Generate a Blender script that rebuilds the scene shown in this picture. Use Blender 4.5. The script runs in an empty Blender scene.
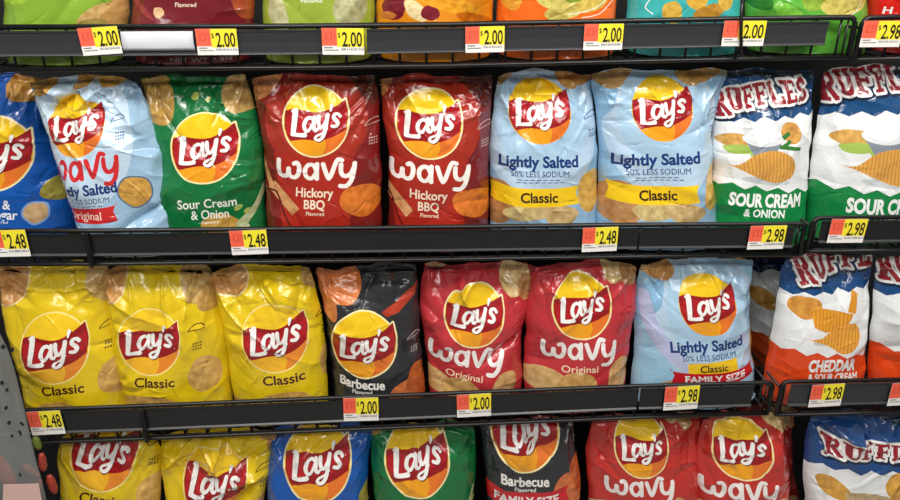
import bpy, math, random
import numpy as np
from mathutils import Vector, Matrix
from mathutils.geometry import delaunay_2d_cdt

scene = bpy.context.scene
COL = scene.collection
W0, H0, F = 900, 500, 760.0

# ------------------------------------------------------------------ camera
PITCH, YAW, ROLL, DIST = math.radians(24), math.radians(4.2), math.radians(0.35), 1.62
axis = Vector((math.sin(YAW)*math.cos(PITCH), math.cos(YAW)*math.cos(PITCH), -math.sin(PITCH)))
cam_pos = -axis*DIST
cd = bpy.data.cameras.new('camera'); cam = bpy.data.objects.new('camera', cd); COL.objects.link(cam)
cd.sensor_width = 36; cd.lens = 36*F/W0; cd.clip_start = .02
q = axis.to_track_quat('-Z', 'Y').to_matrix() @ Matrix.Rotation(ROLL, 3, 'Z')
cam.matrix_world = Matrix.Translation(cam_pos) @ q.to_4x4()
scene.camera = cam
Q = np.array(q); CP = np.array(cam_pos)

def unproj(px, py, Y):
    """points of the picture carried onto the vertical plane y = Y"""
    px = np.asarray(px, float); py = np.asarray(py, float)
    d = np.stack([(px-450)/F, -(py-250)/F, -np.ones_like(px)], -1) @ Q.T
    k = (Y-CP[1])/d[..., 1]
    return CP + d*k[..., None]
def proj(p):
    v = (np.asarray(p, float)-CP) @ Q
    return 450+F*v[..., 0]/-v[..., 2], 250-F*v[..., 1]/-v[..., 2]
def up(px, py, Y=0.0): return Vector(unproj(px, py, Y).tolist())

# ------------------------------------------------------------------ materials
def lin(h):
    h = h.lstrip('#'); c = [int(h[i:i+2], 16)/255 for i in (0, 2, 4)]
    return [x/12.92 if x <= .04045 else ((x+.055)/1.055)**2.4 for x in c]+[1]
_m = {}
def newmat(name):
    m = bpy.data.materials.new(name); m.use_nodes = True
    nt = m.node_tree; return m, nt, nt.nodes['Principled BSDF']
def film(hexc, rough=.15, chip=None):
    """glossy printed plastic film; chip adds the mottled or ridged look of a printed crisp"""
    key = ('film', hexc, rough, chip)
    if key in _m: return _m[key]
    m, nt, b = newmat('film_'+hexc.strip('#')+('_'+chip if chip else ''))
    b.inputs['Roughness'].default_value = rough
    b.inputs['Base Color'].default_value = lin(hexc)
    b.inputs['Specular IOR Level'].default_value = .6
    b.inputs['Coat Weight'].default_value = .32; b.inputs['Coat Roughness'].default_value = .05
    tc = nt.nodes.new('ShaderNodeTexCoord')
    n1 = nt.nodes.new('ShaderNodeTexNoise'); n1.inputs['Scale'].default_value = 55; n1.inputs['Detail'].default_value = 3
    nt.links.new(tc.outputs['Object'], n1.inputs['Vector'])
    bp = nt.nodes.new('ShaderNodeBump'); bp.inputs['Strength'].default_value = .3; bp.inputs['Distance'].default_value = .006
    nt.links.new(n1.outputs['Fac'], bp.inputs['Height']); nt.links.new(bp.outputs['Normal'], b.inputs['Normal'])
    if chip:
        uv = nt.nodes.new('ShaderNodeUVMap'); uv.uv_map = 'print'
        if chip == 'ridge':
            t = nt.nodes.new('ShaderNodeTexWave'); t.inputs['Scale'].default_value = 9; t.inputs['Distortion'].default_value = 1.5
            t.inputs['Detail'].default_value = 1
        else:
            t = nt.nodes.new('ShaderNodeTexNoise'); t.inputs['Scale'].default_value = 14; t.inputs['Detail'].default_value = 4
        nt.links.new(uv.outputs['UV'], t.inputs['Vector'])
        r = nt.nodes.new('ShaderNodeValToRGB'); c = lin(hexc)
        r.color_ramp.elements[0].position = .3 if chip != 'ridge' else 0
        r.color_ramp.elements[0].color = [c[0]*.72, c[1]*.62, c[2]*.48, 1] if chip != 'ridge' else [c[0]*.85, c[1]*.76, c[2]*.6, 1]
        r.color_ramp.elements[1].position = .66 if chip != 'ridge' else .8
        r.color_ramp.elements[1].color = [min(1, c[0]*1.12), min(1, c[1]*1.12), min(1, c[2]*1.1), 1]
        nt.links.new(t.outputs[0] if chip == 'ridge' else t.outputs['Fac'], r.inputs['Fac'])
        nt.links.new(r.outputs['Color'], b.inputs['Base Color'])
    _m[key] = m; return m
def plain(name, hexc, rough=.5, metal=0, spec=.5, noise=0, scale=40, coat=0):
    if name in _m: return _m[name]
    m, nt, b = newmat(name)
    b.inputs['Roughness'].default_value = rough; b.inputs['Metallic'].default_value = metal
    b.inputs['Specular IOR Level'].default_value = spec; b.inputs['Base Color'].default_value = lin(hexc)
    b.inputs['Coat Weight'].default_value = coat; b.inputs['Coat Roughness'].default_value = .12
    tc = nt.nodes.new('ShaderNodeTexCoord'); n = nt.nodes.new('ShaderNodeTexNoise')
    n.inputs['Scale'].default_value = scale; n.inputs['Detail'].default_value = 5
    mp = nt.nodes.new('ShaderNodeMapping'); mp.inputs['Scale'].default_value = (1, 1, 6)
    nt.links.new(tc.outputs['Object'], mp.inputs['Vector']); nt.links.new(mp.outputs['Vector'], n.inputs['Vector'])
    mr = nt.nodes.new('ShaderNodeMapRange'); mr.inputs['To Min'].default_value = max(.05, rough-.1-noise); mr.inputs['To Max'].default_value = rough+.1
    nt.links.new(n.outputs['Fac'], mr.inputs['Value']); nt.links.new(mr.outputs['Result'], b.inputs['Roughness'])
    _m[name] = m; return m
BLACK = plain('black_coated_wire', '#0d0d0e', .38)
CHAN = plain('charcoal_plastic_channel', '#2c2d31', .4, coat=.35)
CHAN2 = plain('dark_plastic_channel', '#17181a', .38, coat=.3)
RIB = plain('channel_rib_highlight', '#3a3b3e', .3)  # rib coloured paler than the channel to paint in its highlight
PAPER = plain('tag_paper', '#ece9e4', .5)
SALMON = plain('tag_salmon_print', '#f0644a', .45)
TAGYEL = plain('tag_yellow_print', '#f2e034', .45)
INK = plain('tag_black_ink', '#141210', .5)
REDINK = plain('tag_red_ink', '#dc523d', .5)
GREYINK = plain('tag_grey_ink', '#7d7a78', .5)
DARK = plain('dark_back_panel', '#0b0b0c', .8)

# ------------------------------------------------------------------ print shapes: a shape is (points, edges), filled by the even-odd rule
def poly(pts):
    p = np.asarray(pts, float); n = len(p)
    return (p, np.stack([np.arange(n), (np.arange(n)+1) % n], 1))
def ell(cx, cy, rx, ry=None, rot=0, n=40, wob=0, seed=0):
    ry = rx if ry is None else ry; a = np.linspace(0, 2*np.pi, n, endpoint=False)
    rr = 1+wob*(np.sin(2*a+seed)+.7*np.sin(3*a+seed*2.3)+.5*np.sin(5*a+seed*1.7))
    x, y = rx*np.cos(a)*rr, ry*np.sin(a)*rr
    c, s = math.cos(rot), math.sin(rot)
    return poly(np.stack([cx+x*c-y*s, cy+x*s+y*c], 1))
def capsule(a, b, ra, rb, n=7):
    a, b = np.array(a, float), np.array(b, float); d = b-a; L = np.hypot(*d)
    if L < 1e-6: return ell(a[0], a[1], ra, n=2*n)
    th = math.atan2(d[1], d[0]); p = []
    for k in range(n+1):
        t = th+math.pi/2+math.pi*k/n; p.append(a+ra*np.array([math.cos(t), math.sin(t)]))
    for k in range(n+1):
        t = th-math.pi/2+math.pi*k/n; p.append(b+rb*np.array([math.cos(t), math.sin(t)]))
    return poly(p)
def smooth(pts, sub=3):
    P = np.asarray(pts, float); n = len(P)
    if n < 3: return P
    o = []
    for i in range(n-1):
        p0, p1, p2, p3 = P[max(i-1, 0)], P[i], P[i+1], P[min(i+2, n-1)]
        for k in range(sub):
            t = k/sub
            o.append(.5*((2*p1)+(-p0+p2)*t+(2*p0-5*p1+4*p2-p3)*t*t+(-p0+3*p1-3*p2+p3)*t**3))
    o.append(P[-1]); return np.array(o)
def stroke(pts, w, sub=3):
    """round-ended brush line; pts may carry their own widths as a third value"""
    P = np.array([list(p)+([w] if len(p) == 2 else []) for p in pts], float)
    P = smooth(P, sub)
    return [capsule(P[i, :2], P[i+1, :2], P[i, 2]/2, P[i+1, 2]/2) for i in range(len(P)-1)]
def xf(shapes, s=1, dx=0, dy=0, rot=0, sx=1, sy=1):
    c, n = math.cos(rot), math.sin(rot); o = []
    for p, e in shapes:
        x, y = p[:, 0]*s*sx, p[:, 1]*s*sy
        o.append((np.stack([dx+x*c-y*n, dy+x*n+y*c], 1), e))
    return o
def outline(shapes, w):
    o = []
    for p, e in shapes:
        for a, b in e:
            if np.hypot(*(p[a]-p[b])) > 1e-5: o.append(capsule(p[a], p[b], w, w, 3))
    return o
_t = {}
def text(body, bold=.0, res=3):
    """outline of a word in the built-in font, centred on (0,0), capitals 1 unit high"""
    key = (body, bold, res)
    if key not in _t:
        c = bpy.data.curves.new('t', 'FONT'); c.body = body; c.resolution_u = res; c.offset = bold
        o = bpy.data.objects.new('t', c); COL.objects.link(o)
        m = bpy.data.meshes.new_from_object(o.evaluated_get(bpy.context.evaluated_depsgraph_get()))
        v = np.array([x.co[:2] for x in m.vertices]); cnt = {}
        for f in m.polygons:
            for k in f.edge_keys: cnt[k] = cnt.get(k, 0)+1
        e = np.array([k for k, n in cnt.items() if n == 1])
        bpy.data.objects.remove(o); bpy.data.curves.remove(c); bpy.data.meshes.remove(m)
        v = v/.73
        v[:, 0] -= (v[:, 0].min()+v[:, 0].max())/2; v[:, 1] -= .5
        _t[key] = (v, e)
    return _t[key]
def word(body, cx, cy, width, height=None, bold=.02, rot=0, arc=0, slant=0, res=3):
    v, e = text(body, bold, res); v = v.copy(); s = width/np.ptp(v[:, 0])
    x = v[:, 0]*s; y = v[:, 1]*(s if height is None else height)
    x = x+y*slant; y = y+arc*x*x
    c, n = math.cos(rot), math.sin(rot)
    return [(np.stack([cx+x*c-y*n, cy+x*n+y*c], 1), e)]

# the brush lettering of the logo
LAYS = (stroke([(-.65, .49, .2), (-.71, .15, .2), (-.79, -.26, .17)], .15, 2)+stroke([(-.76, .49), (-.6, .5)], .09, 1)
        + stroke([(-.82, -.29, .13), (-.58, -.33, .13), (-.36, -.33, .15)], .12, 2)+stroke([(-.37, -.28, .08), (-.31, -.24, .05)], .08, 1)
        + stroke([(-.02, .16, .1), (-.13, .24, .11), (-.28, .18, .13), (-.37, .0, .15), (-.35, -.14, .14), (-.26, -.2, .11), (-.14, -.1, .1), (-.04, .06, .1)], .12, 2)
        + stroke([(.02, .24, .13), (-.02, .0, .14), (-.01, -.15, .12), (.06, -.19, .1), (.13, -.12, .07)], .12, 2)
        + stroke([(.17, .25, .14), (.15, .05, .14), (.2, -.1, .12), (.3, -.07, .1), (.42, .1, .1)], .12, 2)
        + stroke([(.5, .29, .14), (.42, .0, .14), (.34, -.3, .13), (.22, -.48, .12), (.08, -.52, .1), (.0, -.44, .1), (.08, -.36, .08), (.24, -.31, .07), (.44, -.18, .06)], .12, 2)
        + stroke([(.66, .58, .13), (.61, .42, .06)], .1, 1)
        + stroke([(.93, .2, .12), (.86, .29, .11), (.74, .28, .12), (.7, .17, .14), (.79, .06, .14), (.83, -.04, .14), (.76, -.13, .12), (.62, -.1, .11)], .12, 2))
RIBBON = poly(np.vstack([smooth([(-.95, .3), (-.7, .35), (-.35, .31), (0, .28), (.3, .34), (.6, .48), (.9, .68)], 4),
                         smooth([(.94, .5), (1.0, .2), (.95, -.18)], 3),
                         smooth([(.92, -.22), (.6, -.4), (.2, -.52), (-.3, -.52), (-.76, -.6)], 4),
                         smooth([(-.84, -.5), (-.97, -.15), (-.97, .24)], 3)]))
LAYS2 = xf(LAYS, .87, -.03, -.07, .11)
WAVY = (stroke([(0, .98), (0, .45), (.12, .1), (.36, .04), (.53, .2), (.56, .55)], .25, 2)
        + stroke([(.56, .55), (.6, .18), (.78, .03), (1.0, .1), (1.12, .45), (1.1, .8), (.98, .96), (.84, .88)], .24, 2)
        + stroke([(2.02, .55), (1.88, .86), (1.62, .88), (1.44, .62), (1.46, .25), (1.66, .04), (1.88, .14), (2.02, .45)], .23, 2)
        + stroke([(2.05, .95), (2.04, .5), (2.06, .04)], .24, 1)
        + stroke([(2.36, .95), (2.5, .5), (2.68, .08), (2.86, .5), (3.0, 1.0), (3.14, 1.26), (3.34, 1.2)], .24, 2)
        + stroke([(3.3, .95), (3.3, .55), (3.42, .28), (3.66, .26), (3.86, .46), (3.94, .7)], .24, 2)
        + stroke([(4.0, 1.0), (3.96, .5), (3.84, -.05), (3.6, -.36), (3.3, -.34)], .25, 2))
WAVY = xf(WAVY, 1/4.0, -.5, -.11)            # about 1 wide

def bar(x0, y0, x1, y1): return poly([(x0, y0), (x1, y0), (x1, y1), (x0, y1)])
def beam(a, b, w):
    a, b = np.array(a, float), np.array(b, float); d = (b-a)/np.hypot(*(b-a)); n = np.array([-d[1], d[0]])*w/2
    return poly([a+n, b+n, b-n, a-n])
def arcb(cx, cy, rx, ry, a0, a1, w, n=7):
    t = np.radians(np.linspace(a0, a1, n+1))
    o = [(cx+(rx+w/2)*math.cos(k), cy+(ry+w/2)*math.sin(k)) for k in t]
    i = [(cx+(rx-w/2)*math.cos(k), cy+(ry-w/2)*math.sin(k)) for k in t[::-1]]
    return poly(o+i)
SLAB = {
 'R': [bar(.1, 0, .4, 1.5), bar(-.04, 0, .5, .2), bar(-.04, 1.26, .5, 1.5), arcb(.45, 1.06, .28, .3, -95, 95, .29), beam((.45, .78), (.86, .05), .3), bar(.7, 0, 1.02, .2)],
 'U': [bar(.05, .35, .36, 1.45), bar(-.06, 1.28, .46, 1.5), bar(.62, .35, .9, 1.45), bar(.5, 1.28, 1.0, 1.5), arcb(.475, .4, .285, .26, 180, 360, .28)],
 'F': [bar(.1, 0, .4, 1.5), bar(-.04, 0, .55, .2), bar(-.04, 1.24, .95, 1.5), bar(.78, 1.02, .95, 1.5), bar(.38, .66, .72, .88), bar(.62, .56, .76, .98)],
 'L': [bar(.1, 0, .4, 1.5), bar(-.04, 0, .92, .25), bar(-.04, 1.28, .55, 1.5), bar(.76, 0, .94, .5)],
 'E': [bar(.1, 0, .4, 1.5), bar(-.04, 0, .92, .24), bar(-.04, 1.26, .92, 1.5), bar(.76, 1.05, .92, 1.5), bar(.76, 0, .94, .46), bar(.38, .64, .7, .86)],
 'S': [arcb(.46, 1.06, .27, .29, 20, 265, .29), arcb(.46, .44, .29, .3, -165, 90, .29), bar(.66, 1.05, .84, 1.5), bar(.05, 0, .2, .45)],
}
def ruffles(n=7, arch=.055):
    o = []
    hs = [1.18, 1.0, .96, .94, .94, .98, 1.06]
    rots = [.1, .06, .04, 0, -.03, -.06, -.1]
    x = 0
    for i, ch in enumerate('RUFFLES'[:n]):
        k = (i-3)/3.5
        o += xf(SLAB[ch], 1, x, -.32*k*k*1.0+(-.12 if i == 0 else 0), -.05*k, 1.05, hs[i]); x += 1.12
    return xf(o, 1/7.9, -.5, -.09)

# ------------------------------------------------------------------ products: layers (part, material, shapes), in units of the logo radius about its centre, y up
def logo(ring='#f6e9b0', rw=.05, yel='#f2c61c', low='#eda020', orange='#e5762a', letters=True, disc=True):
    L = []
    if ring:
        L.append(('logo', film(ring), [ell(0, 0, 1+rw, n=56)]+outline([RIBBON], rw)))
    L.append(('logo', film(yel), [ell(0, 0, 1, n=56)]))
    low1 = [(math.cos(a), math.sin(a)) for a in np.radians(np.linspace(188, 352, 26))]
    L.append(('logo', film(low), [poly(low1)]))
    L.append(('logo', film(orange), [poly([(.99*math.cos(a), .99*math.sin(a)) for a in np.radians(np.linspace(285, 352, 12))]+[(.3, -.4), (.35, -.7)])]))
    L.append(('logo', film('#96141b'), [RIBBON]))
    L.append(('logo', film('#b01c24'), [poly(np.vstack([smooth([(-.95, .1), (-.5, .22), (0, .1), (.5, .22), (.95, .45)], 3), smooth([(.97, -.02), (.4, -.28), (-.2, -.33), (-.88, -.42)], 3)]))]))
    sh = xf(LAYS2, 1, .02, -.03)
    L.append(('logo', film('#741318'), sh)); L.append(('logo', film('#f7f4f1'), LAYS2))
    L.append(('logo', film('#f7f4f1'), [ell(.97, -.3, .03, n=8)]))
    return L
_n = [0]
def pic(name='chip_picture'):
    _n[0] += 1; return '%s#%d' % (name, _n[0])
def chip(x, y, rx, ry, rot=0, c='#d9a95c', kind='mottle', seed=1, rim=None, wob=.05):
    L = []; pn_ = pic()
    if rim: L.append((pn_, film(rim), [ell(x, y, rx+.05, ry+.05, rot, 30, wob, seed)]))
    L.append((pn_, film(c, chip=kind), [ell(x, y, rx, ry, rot, 30, wob, seed)]))
    return L
def mark(x, y, c, s=1):
    return [('maker_mark', film(c), stroke([(x-.24*s, y-.07*s), (x-.1*s, y+.06*s), (x+.12*s, y+.12*s), (x+.24*s, y+.03*s)], .03, 2)
             + stroke([(x-.24*s, y-.1*s), (x, y-.06*s), (x+.24*s, y-.02*s)], .025, 2)),
            ('small_print', film(c), [bar(x-.1*s+i*.07*s, y-.5*s-j*.09*s, x-.055*s+i*.07*s, y-.45*s-j*.09*s) for i in range(4) for j in range(3)])]
def banner(y, x0, x1, h, c, arc=.05, cx=0, tail=True):
    xs = np.linspace(x0, x1, 14); top = [(x, y+h/2+arc*(x-cx)**2) for x in xs]; bot = [(x, y-h/2+arc*(x-cx)**2) for x in xs[::-1]]
    if tail:
        top = [(x0-.02, top[0][1]+.12)]+top+[(x1+.02, top[-1][1]+.12)]
        bot = [(x1-.12, (top[-1][1]+bot[0][1])/2)]+bot+[(x0+.12, (top[0][1]+bot[-1][1])/2)]
    return [('banner', film(c), [poly(top+bot)])]
NAVY = '#1d3a78'
def p_classic(sd=0):
    L = chip(1.75, -1.05, .5, .58, .3, '#d6ad62', seed=sd+1)+chip(.1, -2.1, .95, .48, 0, '#cfa35a', seed=sd+2)
    L += chip(1.5, 1.75, .6, .7, .6, '#cfae6e', seed=sd+3)+chip(-1.55, 1.85, .75, .6, -.3, '#cf9a5c', seed=sd+4, rim='#f0dba0')+chip(-1.4, -2.2, .5, .3, 0, '#c9a05a', seed=sd+5)
    L += chip(1.9, 1.3, .4, .5, -.6, '#c39c56', seed=sd+8)
    L += logo(ring='#fae79a', rw=.035, yel='#f5cb26', low='#f0b429', orange='#e88a2c')
    L.append(('flavor_text', film('#4a220f'), word('Classic', .2, -1.22, 1.3, .29, .025, .06)))
    return '#e3c31a', L+mark(1.5, .45, '#5c4310')
def p_wavy(sd=0, base='#bd343b'):
    L = [('pouch', film('#a82f33'), [poly([(-3, 3), (3, 3), (3, 1.35), (1.5, 1.2), (0, 1.55), (-1.5, 1.2), (-3, 1.5)])])]
    L += chip(-1.3, -2.5, .75, .42, .1, '#d8b37c', seed=sd+1)+chip(-.15, -2.55, .7, .4, 0, '#caa063', seed=sd+2)
    L += chip(1.3, -2.35, .42, .6, -.3, '#d2a873', seed=sd+3)+chip(1.3, 1.35, .55, .62, .3, '#dcc08a', seed=sd+4)+chip(1.75, 1.0, .3, .45, .1, '#b98c5a', seed=sd+7)
    L += chip(-1.7, 1.7, .7, .5, -.3, '#d2bb8e', seed=sd+5)
    L += logo()
    L.append(('product_name', film('#f5efec'), xf(WAVY, 2.45, -.1, -1.46, 0, 1, .86)))
    L.append(('flavor_text', film('#f0d9b4'), word('Original', -.1, -2.03, 1.25, .23, .01)))
    return base, L+mark(1.6, -.2, '#8e1a20')
def p_hickory(sd=0):
    L = [('pouch', film('#7c1c1c'), [ell(.35, .1, 2.0, 2.0)]), ('pouch', film('#a02e20'), [ell(0, 0, 1.62, 1.55)]),
         ('pouch', film('#a82a1e'), [poly([(-1.3, -1), (1.2, -1), (1.1, -3.6), (-.9, -3.6)])])]
    L += [('chip_picture', film('#cf9a6c', chip='mottle'), [beam((-1.75, -1.2), (-1.3, -2.2), .16), beam((-1.35, -2.0), (-.55, -2.75), .32)])]
    L += [('chip_picture', film('#5d1714'), stroke([(-1.7, -2.3), (-1.2, -2.2), (-.9, -2.9), (-.6, -3.3)], .06))]
    L += chip(1.45, -2.38, .68, .46, -.1, '#d8792e', seed=sd+1)+chip(-1.65, 1.35, .5, .95, -.45, '#c8834c', seed=sd+2)
    L += [('chip_picture', film('#5b231c', chip='mottle'), [poly([(.7, 1.5), (1.9, 1.7), (2.2, .9), (1.75, .45), (1.3, .95)])])]
    L += logo()
    L.append(('product_name', film('#f6f0ea'), xf(WAVY, 2.35, .05, -1.5, -.02, 1, .86)))
    L += [('flavor_text', film('#f3e2c8'), word('Hickory', .02, -2.12, 1.15, .29, .02)+word('BBQ', .02, -2.48, .64, .28, .02)+word('Flavored', .05, -2.76, .55, .12, .01, res=2))]
    return '#7a201c', L+mark(1.75, -.05, '#c9a49a')
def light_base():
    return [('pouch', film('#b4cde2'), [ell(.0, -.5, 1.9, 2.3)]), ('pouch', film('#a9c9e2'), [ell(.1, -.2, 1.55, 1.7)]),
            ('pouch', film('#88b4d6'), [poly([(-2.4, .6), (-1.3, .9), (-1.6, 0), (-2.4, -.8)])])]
def light_text(y=-1.6, c=NAVY, dx=.02, w=2.45):
    return [('flavor_text', film(c), word('Lightly Salted', dx, y, w, .37, .035)+word('50% LESS SODIUM', dx+.03, y-.4, w*.73, .2, .006, res=2)
             + [bar(dx-.7+i*.2, y-.61, dx-.55+i*.2, y-.585) for i in range(7)]+[bar(dx-.75+i*.2, y-.69, dx-.6+i*.2, y-.665) for i in range(8)])]
def p_light(sd=0, dx=-.08, w=2.5):
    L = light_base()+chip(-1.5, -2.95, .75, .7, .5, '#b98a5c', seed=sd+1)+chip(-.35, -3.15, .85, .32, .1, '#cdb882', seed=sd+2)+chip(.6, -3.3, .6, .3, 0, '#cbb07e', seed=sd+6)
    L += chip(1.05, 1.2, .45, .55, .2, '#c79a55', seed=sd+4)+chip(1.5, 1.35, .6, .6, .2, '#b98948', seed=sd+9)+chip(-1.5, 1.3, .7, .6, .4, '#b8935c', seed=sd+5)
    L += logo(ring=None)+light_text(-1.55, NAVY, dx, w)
    L += banner(-2.72, -1.62+dx, 1.3+dx, .6, '#f4c91e', .045, .0)
    L.append(('banner', film('#3d2a18'), word('Classic', -.02+dx, -2.7, 1.2, .33, .03, -.01)))
    L += chip(1.6, -2.6, .42, .72, -.15, '#d9b05c', seed=sd+3)
    return '#92b8d6', L+mark(1.7, -.2, '#2b4f86')
def p_family(sd=0):
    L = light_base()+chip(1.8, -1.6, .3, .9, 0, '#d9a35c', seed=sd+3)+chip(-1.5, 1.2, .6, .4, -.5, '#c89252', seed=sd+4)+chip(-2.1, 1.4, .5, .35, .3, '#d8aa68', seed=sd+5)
    L += [('pouch', film('#b8bfe0'), stroke([(-2.1, .4, .3), (-2.0, -.6, .5), (-1.5, -1.5, .5), (-.9, -2.1, .3)], .4))]
    L += chip(1.5, 1.55, .4, .35, 0, '#d9a35c', seed=sd+7)+chip(-1.2, -2.72, .7, .25, 0, '#c9a878', seed=sd+8)
    L += logo(ring=None)+light_text(-1.33, NAVY, -.15, 2.6)
    L += [('banner', film('#f4c71e'), [poly([(-.9, -1.93), (.85, -1.87), (.85, -2.4), (-.9, -2.4)])]), ('banner', film('#3d2a18'), word('Classic', .0, -2.12, .98, .27, .02))]
    L += banner(-2.52, -1.5, 1.55, .42, '#c8202a', .06, .1)
    L.append(('banner', film('#f6f1ee'), word('FAMILY SIZE', .05, -2.51, 2.15, .24, .03, 0, .06)))
    return '#9fcbe6', L+mark(1.62, -.25, '#2b4f86')
def p_wavylight(sd=0):
    L = [('pouch', film('#bfd6ea'), [ell(.0, -.5, 1.9, 2.3)])]+chip(1.8, -2.35, .5, .52, .2, '#cfa04e', seed=sd+1, rim='#506a8a')
    L += chip(-1.2, 1.5, .6, .45, .4, '#c79a4a', seed=sd+2)+chip(1.2, 1.5, .6, .36, -.3, '#c79a4a', seed=sd+3)+chip(.4, 1.6, .3, .5, -.6, '#b98a3e', seed=sd+4)
    L += logo(ring=None)
    L.append(('product_name', film('#cf2b2e'), xf(WAVY, 2.5, .1, -1.45, 0, 1, 1.0)))
    L += light_text(-2.08)
    L += banner(-3.02, -1.35, 1.15, .52, '#cf2b2e', .05, 0)
    L.append(('banner', film('#f6dccb'), word('Original', -.05, -3.0, 1.3, .28, .01)))
    return '#9bbdd8', L+mark(1.45, .1, '#2b4f86')
def dots(pts, c='#b9cf6a'): return [('chip_picture', film(c, chip='mottle'), [ell(x, y, r, r*.75, .4, 16, .08, x) for x, y, r in pts])]
def p_sour(sd=0):
    L = chip(.4, -2.35, .6, .36, 0, '#c9a050', seed=sd+1)+chip(-1.55, 1.45, .62, .8, .4, '#b8934c', seed=sd+2)+chip(1.2, 1.6, .7, .72, -.5, '#c4a262', seed=sd+3)
    L += dots([(.95, -1.85, .12), (1.2, -2.0, .1), (-.3, 1.5, .14), (.1, 1.4, .08), (1.7, -1.5, .1)])
    L += [('chip_picture', film('#bcc79c', chip='mottle'), stroke([(1.0, -2.4, .3), (1.45, -1.9, .16), (1.75, -1.1, .07)], .2)+stroke([(.7, -2.6, .3), (1.15, -2.5, .2)], .2))]
    L += logo()
    L.append(('flavor_text', film('#f2f3ea'), word('Sour Cream', .05, -1.62, 1.75, .29, .015)+word('& Onion', .12, -1.97, 1.12, .29, .015)+word('Flavored', .12, -2.22, .5, .09, .0, res=2)))
    return '#12703a', L+mark(1.55, .2, '#0d4f26')
def p_bbq(sd=0, fam=False):
    L = chip(-.7, 1.75, .62, .6, 0, '#e0824a', seed=sd+1)+chip(-1.25, 1.35, .35, .75, .35, '#e08a58', seed=sd+2)
    L += [('chip_picture', film('#b8402a', chip='mottle'), [poly([(.55, 1.0), (1.0, 1.25), (1.7, 1.7), (1.6, 1.35), (1.1, .95), (.7, .85)])])]
    L += [('pouch', film('#4a2424'), [poly([(.5, 2.4), (2.6, 2.4), (2.6, -.6), (1.75, -.3), (1.7, .8), (1.2, 1.5)])])] if False else []
    L += chip(1.35, -1.7, .6, .55, .6, '#d07444', seed=sd+3)+chip(1.75, -1.3, .4, .6, .3, '#c0602e', seed=sd+4)+chip(-1.75, -1.6, .3, .5, 0, '#b39a5a', seed=sd+5)
    L += logo()
    L.append(('flavor_text', film('#f1ece6'), word('Barbecue', -.05, -1.22 if not fam else -1.3, 1.42, .29, .03)+word('Flavored', -.05, -1.47 if not fam else -1.56, .62, .13, .02, res=2)))
    if fam:
        L += banner(-1.9, -1.3, 1.3, .5, '#c8202a', .09, 0)+[('banner', film('#f3eeea'), word('FAMILY SIZE', 0, -1.9, 1.9, .25, .03, 0, .09))]
    return '#2e2f33', L+mark(1.55, .15, '#b9b4b0', .8)
def p_vinegar(sd=0):
    L = chip(1.75, -1.0, .48, .36, .2, '#a9a14a', seed=sd+1)+chip(1.2, -1.62, .3, .28, .3, '#cfae84', seed=sd+2, rim='#7ba2da')+chip(.9, 1.9, .9, .5, .2, '#cf9a4a', seed=sd+3)
    L += chip(1.9, 1.5, .5, .5, .2, '#c78a3a', seed=sd+7)+logo()
    L.append(('flavor_text', film('#eef1f6'), word('Salt &', .15, -1.38, .8, .27, .02)+word('Vinegar', .2, -1.66, 1.1, .27, .02)+word('Flavored', .25, -1.87, .5, .09, 0, res=2)))
    return '#1457ae', L
def zig(y, n=9, a=.05, x0=-1.6, x1=1.6, slope=0., curve=0.):
    xs = np.linspace(x0, x1, n*2*2+1); return [(x, y+a*math.sin(i*math.pi/2)+slope*x+curve*x*x) for i, x in enumerate(xs)]
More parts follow.
